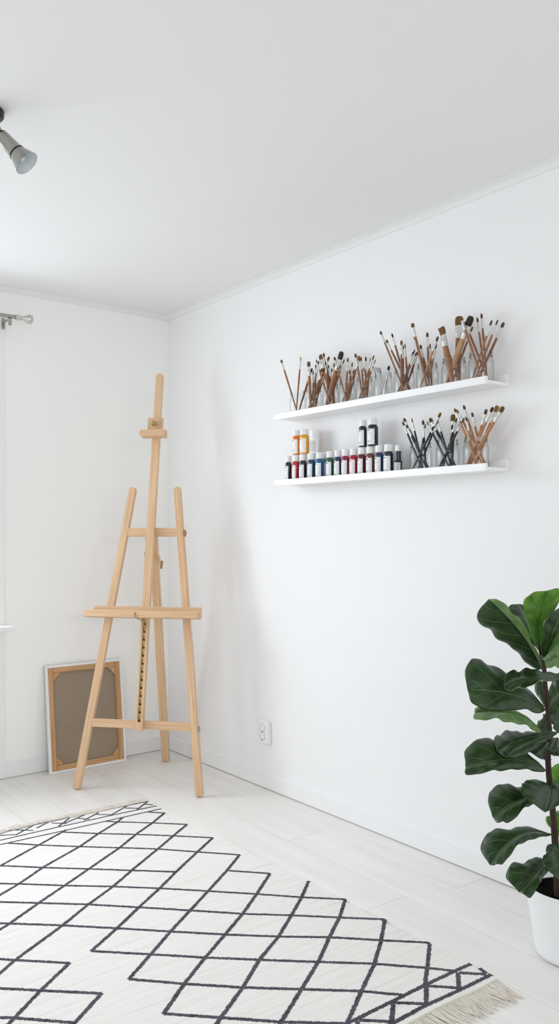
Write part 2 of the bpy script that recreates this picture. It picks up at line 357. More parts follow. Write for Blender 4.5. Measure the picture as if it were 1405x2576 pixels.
# ------------------------------------------------------------------ spot lamp
LP=onz(-27,276,ZC); LP.z=ZC
sp=thing('ceiling_spotlight','brushed metal spotlight with flared shade hanging from the ceiling','spotlight',LP)
m=MB(); m.lathe([(0,0),(.039,0),(.041,-.006),(.040,-.018),(.035,-.024),(.012,-.027),(0,-.027)],28); m.build('canopy',M['darkmetal'],sp,smooth=True)
zd=(LP-CAM).dot(FW)
S=P(-1,338,zd+.005)-LP; dv=ray(45,400).normalized(); r_=dv.cross(UP).normalized(); u_=r_.cross(dv); ax=(r_*.866*.74-u_*.866*.67-dv*.5).normalized()
top=Vector((0,0,-.025)); 
m=MB(); m.tube([top,top+(S-top)*.35+RT*.006,S+RT*-.002],[.006,.007,.007],12); 
for sgn in (-1,1): m.tube([top+RT*.011*sgn+Vector((0,0,.004)),(top+S)/2+RT*.013*sgn,S+FW*.006*sgn+RT*.010*sgn],.0028,8)
m.build('arm',M['nickel'],sp,smooth=True)
m=MB(); m.lathe([(0,-.004),(.012,-.003),(.0185,.004),(.020,.014),(.0205,.034),(.0225,.066),(.0235,.068),(.0238,.071)],28,S,axis=ax); m.build('lamp_body',M['nickel'],sp,smooth=True)
m=MB(); m.lathe([(.0238,.0705),(.0246,.071),(.0246,.0745),(.0238,.075)],28,S,axis=ax); m.build('black_ring',M['black'],sp,smooth=True)
m=MB(); m.lathe([(.0236,.0745),(.0262,.083),(.0320,.100),(.0365,.114),(.0372,.115),(.0362,.1155),(.031,.100),(.0255,.084),(.0225,.078)],32,S,axis=ax); m.build('lamp_shade',M['nickel'],sp,smooth=True)
m=MB(); m.lathe([(.0358,.1145),(.0335,.110),(.029,.100),(.024,.086),(.019,.080),(.012,.080),(.0115,.092),(.008,.099),(0,.101)],32,S,axis=ax); m.build('bulb',M['lampglass'],sp,smooth=True)

# ------------------------------------------------------------------ shelves
def shelf(z0,lab):
    y0,y1=1.763,2.913; s=thing('picture_ledge',lab,'shelf',(XR,(y0+y1)/2,z0),group=None)
    L=(y1-y0)/2
    m=MB(); m.box((-.112,-L,.004),(0,L,.014)); m.build('shelf_board',M['shelf'],s,bevel=.001)
    m=MB(); m.box((-.124,-L,0),(-.112,L,.026)); m.build('front_lip',M['shelf'],s,bevel=.0015)
    m=MB(); m.box((-.012,-L,.014),(0,L,.045)); m.build('back_rail',M['shelf'],s,bevel=.001)
    return s
ZU=1.694; ZL=1.405
shelf(ZU,'upper white picture ledge shelf carrying ten glass jars of brushes')
shelf(ZL,'lower white picture ledge shelf carrying paint bottles and three jars')
SU=ZU+.014; SL=ZL+.014

# ------------------------------------------------------------------ jars
ORD=['first','second','third','fourth','fifth','sixth','seventh','eighth','ninth','tenth']
JX=2.297
def jar(px0,px1,zs,ztop,label,group):
    pm=(px0+px1)/2; p=onx(pm,1000,JX); z=(p-CAM).dot(FW); R=(px1-px0)*z/FPX/2*.97; h=ztop-zs; y=p.y
    R=min(R,.0435)
    j=thing('glass_jar',label,'jar',(JX,y,zs+.0006),group=group)
    rr=R*.86
    m=MB()
    m.lathe([(0,.0008),(R*.86,.0008),(R*.96,.003),(R,.010),(R,h*.60),(R*.985,h*.68),(R*.92,h*.755),(rr*1.0,h*.81),(rr*.97,h*.83)],32)
    m.lathe([(rr*.97-.001,h*.83),(rr*.97,h*.80),(R*.90,h*.75),(R-.0012,h*.66),(R-.0012,.010),(R*.85,.0050),(0,.0050)],32)
    m.build('jar_body',M['glass'],j,smooth=True,angle=3)
    m=MB()
    m.lathe([(rr*.97,h*.83),(rr*1.07,h*.845),(rr*1.09,h*.86),(rr*.985,h*.878),(rr*1.06,h*.905),(rr*.985,h*.93),(rr*1.0,h*.955),(rr*1.06,h*.98),(rr*1.02,h),(rr*.94,h*.997),(rr*.93,h*.96),(rr*.93,h*.83)],32)
    m.build('threaded_rim',M['rimglass'],j,smooth=True,angle=3)
    return (y,R,rr,h,zs)
def cp(crop):   # crop origin+scale
    return {'A':(690,860,4.532),'B':(930,770,3.797),'C':(980,1000,4.39)}[crop]
HM={'w':'h_brown','d':'wood_dark','o':'h_orange','l':'h_light','k':'h_black','s':'chrome'}
HN={'w':'brown','d':'dark brown','o':'orange-brown','l':'raw wood','k':'black','s':'metal'}
BM_={'b':'br_brown','d':'br_dark','o':'br_olive','c':'br_cream','r':'br_red','y':'br_ochre','m':'ferrule','g':'darkmetal'}
BN={'b':'brown','d':'dark','o':'olive','c':'cream','r':'red-brown','y':'ochre','m':'wire','g':'grey'}
def brush(J,crop,tx,ty,rx,ry_,size,hc,bc,label,group,xo):
    """tip pixel and the pixel where the stick crosses the rim"""
    y0,R,rr,h,zs=J; ox,oy,sc=cp(crop); X=JX+xo
    tip=onx(ox+tx/sc,oy+ty/sc,X); rim=onx(ox+rx/sc,oy+ry_/sc,X)
    # the stick leans across the jar: its foot rests against the far side, it passes inside the mouth
    hg=min(max(.0036,size/sc*.0016*.36),.0095)
    lim=math.sqrt(max((rr*.93-hg)**2-xo*xo,1e-6)); limb=math.sqrt(max((R*.92-hg*.8)**2-xo**2,1e-6))
    dy=tip.y-y0; zb=zs+.010; q=h*.95/(tip.z-zb)
    k=min(1,abs(dy)/.05)*random.uniform(.72,1.); by=-math.copysign(limb*k,dy)
    rim_y=by+(dy-by)*q
    if abs(rim_y)>lim: by=(math.copysign(lim,rim_y)-dy*q)/(1-q); by=max(min(by,limb),-limb)
    bot=Vector((JX+xo,y0+by,zb))
    ax=(tip-bot).normalized(); L=(tip-bot).length
    if size>0: w=size/sc*((tip-CAM).dot(FW))/FPX
    else: w=.004
    o=thing('paint_brush' if bc!='m' else 'wire_tool',label,'paint brush' if bc!='m' else 'wire tool',bot,group=group)
    wd=Vector((0,1,0)) ; wd=(wd-ax*wd.dot(ax)).normalized()
    big=w>.013
    blen=max(w*1.0,.012)+.006 if not big else w*.95+.006; flen=.030+w*.5
    hr=min(max(.0036,w*.36),.0085) if not (size>=65) else .0100
    fb=min(w*.40,.016 if big else .006)
    a=L-blen; b=a-flen
    tt=min(w*.42,.0042) if not big else .0055
    if bc=='m':
        m=MB(); m.tube([Vector((0,0,0)),ax*(L*.8)],.0011,6); m.build('wire_shaft',M['chrome'],o,smooth=True)
        m=MB(); m.tube([ax*(L*.8)+wd*(.0035*math.cos(q*.9))+ax*(q*.0012)+Vector((.0035*math.sin(q*.9),0,0)) for q in range(22)],.0009,5); m.build('wire_coil',M['darkmetal'],o,smooth=True)
        return o
    m=MB(); m.tube([Vector((0,0,0)),ax*(.004),ax*(b*.35),ax*(b*.8),ax*b,ax*(b+.004)],[hr*.55,hr*.75,hr*.85,hr*1.1,(max(hr*.95,w*.33 if big else 0),hr*.85),(max(hr*.9,w*.33 if big else 0),hr*.8)],10,wide=wd); m.build('handle',M[HM[hc]],o,smooth=True)
    m=MB(); m.tube([ax*(b-.001),ax*(b+flen*.35),ax*(b+flen*.42),ax*(b+flen*.48),ax*(a+.001)],[(max(hr*1.05,w*.36 if big else 0),hr*1.05),(w*.40 if big else hr*1.0,hr*.95),(w*.42 if big else hr*1.15,hr*1.05),(w*.42 if big else hr*.95,hr*.9),(w*.44,max(tt,hr*.5))],12,wide=wd); m.build('ferrule',M['ferrule'],o,smooth=True)
    m=MB(); e=[(w*.43,tt),(w*.50,tt*1.15),(w*.5,tt),(w*.40 if big else w*.34,tt*.7),(w*.28 if big else w*.08,tt*.25)]
    m.tube([ax*a,ax*(a+blen*.35),ax*(a+blen*.7),ax*(a+blen*.92),ax*L],e,12,wide=wd); m.build('bristles',M[BM_[bc]],o,smooth=True)
    return o
def jarset(n,total,crop,px0,px1,zs,ztop,rimy,lst,desc,shelfname,empty=None):
    J=jar(px0,px1,zs,ztop,f'clear glass jar {desc}',f'glass jars on the {shelfname} shelf')
    order=sorted(range(len(lst)),key=lambda i:lst[i][0])
    k=len(lst)
    for r,i in enumerate(order):
        tx,ty,rx,size,hc,bc=lst[i]
        pos=('leftmost' if r==0 else 'rightmost' if r==k-1 else ORD[r]+' from left')
        xo=((i*37)%k-(k-1)/2)/max(k-1,1)*J[2]*1.25
        kind='wide flat' if size>=40 else 'medium' if size>=22 else 'thin'
        if bc=='m': lab=f'thin metal wire tool, {pos} in {shelfname} shelf\'s {ORD[n]} jar'
        else: lab=f'{kind} {HN[hc]} brush, {BN[bc]} bristles, {pos} in {shelfname} shelf\'s {ORD[n]} jar'
        brush(J,crop,tx,ty,rx,rimy,size,hc,bc,lab,f'brushes in the {shelfname} shelf {ORD[n]} jar',xo)
def rz_(crop,px,ry): ox,oy,sc=cp(crop); return onx(px,oy+ry/sc,JX).z
US=[('A',727.5,768.3,566,[(75,205,240,28,'w','b'),(300,170,272,26,'w','c'),(428,302,303,32,'d','g')],'holding three brushes at the left end of the upper shelf'),
 ('A',767,810,527,[(388,225,428,48,'w','b'),(470,255,446,15,'w','b'),(505,215,468,18,'w','d'),(538,300,490,22,'w','b'),(622,168,515,32,'w','o'),(560,300,505,20,'d','b'),(590,330,485,20,'w','b'),(440,330,436,15,'w','d')],'with a flat brown brush, second on the upper shelf'),
 ('A',810,852,487,[(475,203,578,14,'w','d'),(520,148,592,54,'w','b'),(557,128,605,26,'w','b'),(580,222,622,16,'w','d'),(682,240,645,18,'w','b'),(715,228,668,20,'d','d'),(768,112,690,78,'w','d'),(795,200,706,16,'w','b'),(650,300,632,16,'d','b'),(750,260,680,22,'d','d'),(612,260,600,18,'d','b')],'packed with dark handles, third on the upper shelf'),
 ('A',851,894,447,[(680,172,790,22,'w','d'),(835,182,846,24,'w','y'),(888,235,866,18,'d','b'),(962,158,882,36,'w','y'),(985,170,895,20,'w','b'),(858,320,852,18,'w','b'),(905,320,872,22,'w','d')],'with thin fanned brushes, fourth on the upper shelf'),
 ('A',894,938,392,[(920,135,985,32,'w','b'),(985,172,1003,16,'w','b'),(1040,170,1030,20,'w','d'),(1092,178,1060,10,'w','b'),(1133,155,1075,22,'w','y'),(1152,200,1088,12,'w','b'),(1015,290,1012,14,'d','b')],'with thin brown brushes, fifth on the upper shelf'),
 ('A',939,987,352,[(1122,280,1160,14,'s','m'),(1150,282,1170,14,'s','m'),(1178,290,1180,14,'s','m'),(1200,300,1190,14,'s','m'),(1305,272,1283,32,'s','g')],'with wire tools and one grey brush on the upper shelf'),
 ('B',989,1043,588,[(97,240,268,22,'w','o'),(155,322,280,22,'d','o'),(208,262,312,18,'d','d'),(300,328,262,24,'w','b'),(333,360,355,14,'w','y'),(428,415,366,14,'d','d'),(447,438,384,16,'d','b'),(464,425,400,16,'d','b'),(410,440,378,16,'d','d'),(318,370,330,14,'d','b')],'with dark crossing handles, seventh on the upper shelf'),
 ('B',1046,1102.5,545,[(403,165,512,34,'w','b'),(418,288,500,16,'d','b'),(546,252,552,26,'w','b'),(572,360,574,16,'w','b'),(650,290,600,24,'l','o'),(480,370,505,20,'w','d'),(632,360,590,22,'l','b')],'with raw wood handles, eighth on the upper shelf'),
 ('B',1108,1174,494,[(683,200,748,72,'w','b'),(652,210,715,14,'w','b'),(843,97,800,78,'w','b'),(968,97,850,84,'l','d'),(980,195,862,20,'w','b')],'with two very wide flat brushes on the upper shelf'),
 ('B',1176,1241,445,[(865,100,1000,34,'w','b'),(905,150,1015,20,'d','b'),(1023,110,1058,18,'w','d'),(1063,72,1080,22,'w','r'),(1163,135,1112,22,'w','o'),(1220,130,1122,14,'w','d'),(1278,155,1140,34,'d','o')],'at the right end of the upper shelf')]
for n,(c,a,b,ry0,lst,desc) in enumerate(US):
    zt=rz_(c,(a+b)/2,ry0); zt=1.816
    jarset(n,10,c,a,b,SU,zt,ry0,lst,desc,'upper')
LS=[('C',1028.5,1087,504,[(140,268,266,26,'k','o'),(153,230,292,34,'k','o'),(240,228,318,14,'k','b'),(365,250,358,30,'k','o'),(393,290,368,14,'k','d'),(562,168,420,34,'k','b'),(535,240,405,20,'k','d'),(180,300,282,20,'k','d')],'of black brushes next to the paint bottles'),
 ('C',1095,1155,479,[(408,265,545,14,'k','b'),(440,230,572,44,'k','o'),(520,235,580,14,'k','b'),(697,186,640,62,'k','b'),(740,222,668,22,'k','o'),(822,225,705,22,'k','o'),(690,300,628,24,'k','d'),(780,290,690,26,'k','b')],'of black brushes in the middle of the lower shelf trio'),
 ('C',1162,1230.5,444,[(712,122,868,26,'o','b'),(736,132,880,20,'o','y'),(812,85,915,28,'o','r'),(838,210,925,16,'o','d'),(905,165,935,26,'o','o'),(1066,128,985,38,'o','o'),(1138,105,1005,34,'o','d'),(1188,90,1022,56,'o','y'),(1228,98,1038,26,'o','c'),(1255,103,1052,50,'o','o')],'of orange-brown brushes at the right end of the lower shelf')]
for n,(c,a,b,ry0,lst,desc) in enumerate(LS):
    jarset(n,3,c,a,b,SL,1.529,ry0,lst,desc,'lower')

# ------------------------------------------------------------------ paint bottles
def text_rows(seed,dense=False):
    rnd=random.Random(seed); rows=[]
    if dense:
        for i in range(12):
            x=-.8
            while x<.75:
                w=rnd.uniform(.04,.16); rows.append((x,x+w,.88-i*.155,.030)); x+=w+rnd.uniform(.03,.09)
        return rows
    x=-.85
    for k in range(7):           # bold heading
        w=rnd.uniform(.07,.15); rows.append((x,x+w,.84,.05)); x+=w+.035
    for yy in (.45,.33):
        x=-.7
        for k in range(rnd.randint(3,5)):
            w=rnd.uniform(.06,.2); rows.append((x,x+w,yy,.016)); x+=w+.06
    for yy in (-.52,-.64,-.80):
        x=-.75
        for k in range(rnd.randint(4,7)):
            w=rnd.uniform(.06,.2); rows.append((x,x+w,yy,.022 if yy>-.8 else .014)); x+=w+.05
    return rows
def bottle(px0,px1,zb,h,col,label,group,X=2.300,half=1.25,dense=False,capr=.86,rough=.25,kind='bottle',twist=0,seed=0):
    pm=690+(px0+px1)/2/4.257; p=onx(pm,1150,X); z=(p-CAM).dot(FW); R=min((px1-px0)/4.257*z/FPX/2*.985,.0205); y=p.y
    o=thing('paint_bottle',label,'paint bottle',(X,y,zb+.0005),group=group)
    mat=bpy.data.materials.get('paint_'+col) or simple('paint_'+col,col,rough,bump=.01,coat=.3)
    if kind=='dropper':
        m=MB(); m.lathe([(0,0),(R*.92,0),(R,.003),(R,h*.42),(R*.9,h*.47),(R*.72,h*.5),(R*.72,h*.8),(0,h*.8)],24); m.build('bottle_body',mat,o,smooth=True)
        m=MB(); m.lathe([(0,h*.8),(R*.74,h*.8),(R*.76,h*.82),(R*.76,h*.98),(R*.7,h),(0,h)],24); m.build('cap',M['plastic'],o,smooth=True)
        lz0,lz1=h*.03,h*.41
    elif kind=='tall':
        m=MB(); m.lathe([(0,0),(R*.95,0),(R,.003),(R,h*.56),(R*.97,h*.58),(0,h*.58)],24); m.build('bottle_body',mat,o,smooth=True)
        m=MB(); m.lathe([(0,h*.58),(R*.97,h*.58),(R,h*.59),(R,h*.70),(R*.985,h*.705),(R,h*.71),(R,h*.99),(R*.95,h),(0,h)],28); m.build('cap',M['plastic'],o,smooth=True)
        lz0,lz1=h*.05,h*.54
    else:
        hc=h*.77
        m=MB(); m.lathe([(0,0),(R*.9,0),(R,.003),(R,hc*.87),(R*.985,hc*.90),(R*.9,hc*.945),(R*.74,hc*.975),(R*.74,hc*1.01),(0,hc*1.01)],28); m.build('bottle_body',mat,o,smooth=True)
        m=MB(); m.lathe([(R*.5,hc*1.0),(R*capr,hc*1.0),(R*(capr+.02),hc*1.01),(R*(capr+.02),h*.985),(R*(capr-.02),h),(0,h)],28); m.build('cap',M['plastic'],o,smooth=True)
        lz0,lz1=hc*.06,hc*.80
    # curved label, centred on the direction out of the wall
    m=MB(); n=14; Rl=R+.0004; c0=PI+twist
    vs=[];fs=[]
    for i in range(n+1):
        a=c0-half+2*half*i/n
        for zz in (lz0,lz1): vs.append((Rl*math.cos(a),Rl*math.sin(a),zz))
        for zz in (lz0,lz1): vs.append(((R-.0002)*math.cos(a),(R-.0002)*math.sin(a),zz))
    for i in range(n):
        b=i*4; fs+=[(b,b+4,b+5,b+1),(b+2,b+3,b+7,b+6),(b+1,b+5,b+7,b+3),(b,b+2,b+6,b+4)]
    fs+=[(0,1,3,2),(n*4,n*4+2,n*4+3,n*4+1)]
    m.add(vs,fs,0)
    for (x0,x1,yc,hh) in text_rows(seed,dense):
        Rt=Rl+.0003; z0=(lz0+lz1)/2+(yc-hh)*(lz1-lz0)/2; z1=(lz0+lz1)/2+(yc+hh)*(lz1-lz0)/2
        # reading direction runs towards -y (to the right when facing the wall)
        a0=c0+x0*half*.95; a1=c0+x1*half*.95
        m.add([(Rt*math.cos(a0),Rt*math.sin(a0),z0),(Rt*math.cos(a1),Rt*math.sin(a1),z0),(Rt*math.cos(a1),Rt*math.sin(a1),z1),(Rt*math.cos(a0),Rt*math.sin(a0),z1)],[(0,1,2,3)],1)
    lb=m.build('label',[M['paper'],M['ink']],o)
    return o
G='paint bottles in the front row of the lower shelf'
front=[(113,187,'1F1B26','near-black',.8),(186,272,'C2262C','bright red',.8),(262,348,'2B2A36','charcoal',1.1),(350,440,'12445F','dark teal blue',1.0),(437,530,'125C93','bright blue',1.15),
 (550,640,'11593C','dark green',1.1),(635,720,'27395A','dusky navy blue',1.2),(714,804,'8E1340','crimson purple',1.2),(800,892,'B8123A','vivid magenta red',1.15),(887,980,'5E1426','maroon',1.0),(978,1072,'6B3522','reddish brown',1.2),(1072,1166,'1C3560','navy blue',1.15),(1166,1274,'1D1F38','very dark navy',1.15)]
nm=['leftmost','second','third','fourth','fifth','sixth','seventh','eighth','ninth','tenth','eleventh','twelfth','thirteenth']
for i,(a,b,c,cn,hf) in enumerate(front):
    bottle(a,b,SL,.118,c,f'{cn} paint bottle with white cap, {nm[i]} in the front row' ,G,half=hf,seed=i,X=2.290)
# the pale bottle glimpsed between the blue and the green ones
bottle(500,572,SL,.122,'3F8F74','pale green paint bottle half hidden behind the bright blue and green ones',None,half=1.2,seed=40,X=2.328)
bottle(1280,1366,SL,.112,'141618','small black dropper bottle with slim neck beside the jar',None,half=1.35,dense=True,seed=41,kind='dropper',X=2.298)
ZT=SL+.1185+.001
bottle(192,282,ZT,.107,'E0761C','orange paint bottle standing on the caps, left of the yellow one','paint bottles stacked on the caps of the row below',half=1.15,seed=50,X=2.295)
bottle(266,370,ZT,.107,'E5A61E','yellow paint bottle standing on the caps of the front row','paint bottles stacked on the caps of the row below',half=1.25,seed=51,X=2.295)
bottle(372,484,ZT-.002,.100,'F0F0EE','white bottle with densely printed label right of the yellow one','paint bottles stacked on the caps of the row below',half=1.4,dense=True,seed=52,kind='tall',X=2.303)
bottle(900,990,ZT,.107,'20223C','dark navy paint bottle on the caps, left of the pair','paint bottles stacked on the caps of the row below',half=1.1,seed=53,X=2.293)
bottle(993,1112,ZT,.107,'191B22','black paint bottle on the caps, right of the navy one','paint bottles stacked on the caps of the row below',half=1.1,seed=54,X=2.293)

# ------------------------------------------------------------------ outlet
op=Vector((XR,3.135,.267)); ot=thing('wall_outlet','white double wall socket low on the right wall behind the easel','wall outlet',op)
m=MB(); m.box((-.022,-.040,-.052),(0,.034,.052)); m.build('outlet_box',M['plastic'],ot,bevel=.003)
for zc in (.0195,-.0195):
    m=MB(); m.lathe([(.0195,0),(.0195,.0015),(.018,.002),(.0175,-.0105),(0,-.0105)],24,(-.0225,0,zc),axis=(-1,0,0)); so=m.build('socket',simple('socket_plastic','D9DAD8',.4) if zc>0 else bpy.data.materials['socket_plastic'],ot,smooth=True)
    m=MB()
    for dy in (-.0095,.0095): m.lathe([(0,0),(.0026,0),(.0026,.003),(0,.003)],10,(-.0228+.010-.001,dy,zc),axis=(-1,0,0))
    m.box((-.0246,-.003,zc-.0185),(-.0225,.003,zc-.0155))
    m.build('pin_hole',M['hole'],so)
# ------------------------------------------------------------------ leaning canvas
W,Hc,Tc=.420,.534,.018
cb=Vector((1.849,3.958,0.001)); tilt=math.atan2(YF-3.958-.024,Hc)
cv=thing('stretched_canvas','blank canvas seen from behind, leaning against the back wall by the corner','canvas',cb); cv.rotation_euler=(-tilt,0,0)
m=MB(); e=.004
m.box((-W/2,Tc-.0025,0),(W/2,Tc,Hc),0)                       # face
m.box((-W/2,0,0),(-W/2+e,Tc,Hc)); m.box((W/2-e,0,0),(W/2,Tc,Hc)); m.box((-W/2+e,0,0),(W/2-e,Tc,e)); m.box((-W/2+e,0,Hc-e),(W/2-e,Tc,Hc))
for a,b in (((-W/2,-.0012,0),(-W/2+.012,.001,Hc)),((W/2-.012,-.0012,0),(W/2,.001,Hc)),((-W/2+.012,-.0012,0),(W/2-.012,.001,.012)),((-W/2+.012,-.0012,Hc-.012),(W/2-.012,.001,Hc))): m.box(a,b)
m.build('white_canvas_wrap',M['canvas_white'],cv)
m=MB(); m.box((-W/2+.03,Tc-.006,.03),(W/2-.03,Tc-.003,Hc-.03)); m.build('linen_back',M['linen'],cv)
bw=.034
def cbar(a,b,wd): 
    return bar('stretcher_bar',a,b,bw,Tc-.006,wd,M['pine_dark'],cv,bev=.001)
yy=Tc/2-.003
cbar((-W/2+.004+bw/2,yy,.005),(-W/2+.004+bw/2,yy,Hc-.005),(1,0,0)); cbar((W/2-.004-bw/2,yy,.005),(W/2-.004-bw/2,yy,Hc-.005),(1,0,0))
yy-=.0003
cbar((-W/2+.006+bw,yy,.004+bw/2),(W/2-.006-bw,yy,.004+bw/2),(0,0,1)); cbar((-W/2+.006+bw,yy,Hc-.004-bw/2),(W/2-.006-bw,yy,Hc-.004-bw/2),(0,0,1))
for sx in (-1,1):
    for sz in (0,1):
        cx=sx*(W/2-.005-bw); cz=(.005+bw) if sz==0 else Hc-.005-bw; dz=1 if sz==0 else -1
        out=[(0,0),(.036,0),(.034,.009),(.027,.011),(.026,.018),(.019,.020),(.017,.028),(.010,.029),(.008,.036),(0,.038)]
        m=MB(); m.prism([(cx-sx*a,cz+dz*b) for a,b in out],.001,.011); m.build('corner_wedge',M['pine_dark'],cv,bevel=.0006)

# ------------------------------------------------------------------ easel
EA=math.radians(9.6)
mid=Vector((1.842,3.435,0)); ea=thing('artist_easel','tall pine studio easel standing in the corner, nothing on it','easel',mid,rotz=math.atan2(-.756,.655))
SA,CA=math.sin(EA),math.cos(EA)
def E_(u,s,n=0): return Vector((u,s*SA-n*CA,s*CA+n*SA))
nrm=Vector((0,-CA,SA)); upv=Vector((0,SA,CA)); ux=Vector((1,0,0))
for sg in (-1,1):
    bar('leg',E_(sg*.298,.004),E_(sg*.112,1.442),.036,.024,ux,M['pine'],ea,r0=.010,r1=.0165,bev=.003)
legu=lambda s:.298-.186*s/1.442
s=.309; u=legu(s)-.017; bar('lower_crossbar',E_(-u,s),E_(u,s),.038,.020,upv,M['pine'],ea)
s=1.219; u=legu(s)-.017; bar('upper_crossbar',E_(-u,s),E_(u,s),.040,.020,upv,M['pine'],ea)
def disc(name,c,axis,r,t,mat,par=ea):
    m=MB(); m.lathe([(0,-t/2),(r*.8,-t/2),(r,-t*.2),(r,t*.2),(r*.8,t/2),(0,t/2)],20,c,axis=axis); return m.build(name,mat,par,smooth=True)
disc('knob',E_(legu(1.219)+.021,1.214),(1,.0,0),.017,.012,M['washer']); disc('knob',E_(legu(.309)+.021,.300),(1,0,0),.014,.008,M['nickel'])
# mast: solid above, two rails with the ratchet slot below
mn=.0235
m=MB(); w=.037; t=.024; s0=.283; s1=.300+.0; sl0=.322; sl1=.822; top=1.76
def mb(u0,u1,sa,sb): m.box((u0,-t/2,sa-s0),(u1,t/2,sb-s0))
mb(-w/2,-.0075,sl0,sl1); mb(.0075,w/2,sl0,sl1); mb(-w/2,w/2,sl1,top)
m.prism(rounded(w,sl0-s0,.005,0),-t/2,t/2)
m.build('mast',M['pine'],ea,mtx=frame(E_(0.0,s0,mn),E_(0,top,mn),ux),bevel=.0015)
bar('upper_mast',E_(0,1.742,mn),E_(0,2.012,mn),.034,.022,ux,M['pine'],ea,r1=.014,bev=.003)
# brass ratchet strip with teeth, in the slot
m=MB(); m.box((-.0073,.004,0),(.0073,.008,.492)); 
rk=m.build('ratchet_strip',M['darkmetal'],ea,mtx=frame(E_(0,.327,mn),E_(0,.862,mn),ux))
for i in range(13):
    z=.004+i*.0372
    m=MB(); m.add([(-.0068,.004,z),(.0068,.004,z),(.0068,.004,z+.031),(-.0068,.004,z+.031),(-.0068,.001,z),(.0068,.001,z),(.0068,-.0095,z+.031),(-.0068,-.0095,z+.031)],[(0,1,2,3),(4,7,6,5),(0,4,5,1),(1,5,6,2),(2,6,7,3),(3,7,4,0)])
    m.build('ratchet_tooth',M['brass'],rk)
# tray
th=.278
m=MB(); ts=.800
fm=frame(E_(-th,ts,0),E_(th,ts,0),upv)  # local z along u, x up, y = z cross x
Yd=(fm.to_3x3()@Vector((0,1,0))); sgn=1 if Yd.dot(nrm)>0 else -1
def tb(nm_,a0,a1,x0,x1,n0,n1,bev=.002):
    m=MB(); ya,yb=sorted((sgn*n0,sgn*n1)); m.box((x0,ya,a0),(x1,yb,a1)); return m.build(nm_,M['pine'],ea,mtx=fm,bevel=bev)
tb('tray_back',.022,2*th,.012,.056,.036,.048); tb('tray_board',.0,2*th,.0,.012,.036,.098); tb('tray_lip',0,2*th,.0,.033,.098,.110)
m=MB()
prev=None
pts=[E_(-.024,.823,.112),E_(-.026,.815,.114),E_(-.022,.805,.113),E_(-.012,.797,.106),E_(-.002,.793,.092),E_(.004,.792,.075),E_(.003,.786,.058),E_(.001,.775,.044),E_(.002,.762,.040),E_(.001,.750,.038)]
for a,b in zip(pts,pts[1:]):
    for q in (0,.5): 
        c=a.lerp(b,q); m.lathe([(0,-.0028),(.002,-.002),(.0028,0),(.002,.002),(0,.0028)],8,c)
        c=c+Vector((.006*math.sin(40*q+a.z*300),0,-.004)); m.lathe([(0,-.0028),(.002,-.002),(.0028,0),(.002,.002),(0,.0028)],8,c)
m.build('bead_chain',M['brass'],ea,smooth=True)
# top canvas holder
bar('holder_plate',E_(0,1.700,mn+.021),E_(0,1.780,mn+.021),.076,.016,ux,M['pine'],ea,r1=.007,bev=.0015)
m=MB(); hh=.066; fm2=frame(E_(-hh,1.690,0),E_(hh,1.690,0),upv)
m.box((-.012,min(sgn*.036,sgn*.085),.006),(-.003,max(sgn*.036,sgn*.085),2*hh-.004)); m.build('holder_board',M['pine'],ea,mtx=fm2,bevel=.001)
m=MB(); m.box((-.004,min(sgn*.052,sgn*.085),0),(.020,max(sgn*.052,sgn*.085),2*hh)); m.build('holder_bar',M['pine'],ea,mtx=fm2,bevel=.002)
m=MB(); kc=E_(0,1.745,mn+.029); m.lathe([(0,0),(.004,0),(.004,.010),(.011,.012),(.014,.016),(.014,.022),(.011,.026),(.006,.027),(.0055,.032),(0,.033)],9,kc,axis=nrm); m.build('brass_knob',M['brass'],ea,smooth=True,angle=.4)
# back leg, hinge and brace
B0=Vector((-.045,.532,.0)); Bt=E_(-.004,1.205,-.026); 
bar('leg',B0+Vector((0,0,.006)),Bt,.040,.022,ux,M['pine'],ea,r0=.005,r1=.008,bev=.002)
d=(Bt-B0).normalized()
disc('washer',E_(-.031,1.186,-.020),(1,0,0),.017,.012,M['washer']); disc('washer',E_(-.034,1.115,-.030),(1,0,0),.020,.012,M['washer'])
bar('brace',E_(.022,1.135,-.01),E_(.030,1.060,-.075),.010,.006,ux,M['pine'],ea,bev=.001)
bar('wing_nut',E_(.034,1.048,-.055),E_(.036,1.088,-.060),.012,.009,nrm,M['washer'],ea,r0=.005,r1=.006,bev=.002)

# ------------------------------------------------------------------ rug
RX0,RX1,RY0,RY1=.14,1.829,1.412,3.292
rg=thing('woven_rug','cream woven rug with charcoal diamond lines and fringed ends','rug',((RX0+RX1)/2,(RY0+RY1)/2,0))
m=MB(); rh=.006; nx=60; ny=70; vs=[]; fs=[]
def edge(v,a,k): return v+.0035*math.sin(a*9+k)+.002*math.sin(a*23+2*k)
for j in range(ny+1):
    for i in range(nx+1):
        x=RX0+(RX1-RX0)*i/nx; y=RY0+(RY1-RY0)*j/ny
        if i==nx: x=edge(x,y,.5)
        if j==0: y=edge(y,x,1)
        if j==ny: y=edge(y,x,2)
        z=rh+.0006*math.sin(x*13+y*4)*math.sin(y*9)
        vs.append((x-rg.location.x,y-rg.location.y,z))
for j in range(ny):
    for i in range(nx): a=j*(nx+1)+i; fs.append((a,a+1,a+nx+2,a+nx+1))
nb=len(vs); ring=[j*(nx+1)+i for j,i in ([(0,i) for i in range(nx)]+[(j,nx) for j in range(ny)]+[(ny,i) for i in range(nx,0,-1)]+[(j,0) for j in range(ny,0,-1)])]
for r in ring: x,y,z=vs[r]; vs.append((x,y,.0008))
k=len(ring)
for q in range(k): fs.append((ring[q],nb+q,nb+(q+1)%k,ring[(q+1)%k]))
m.add(vs,fs)
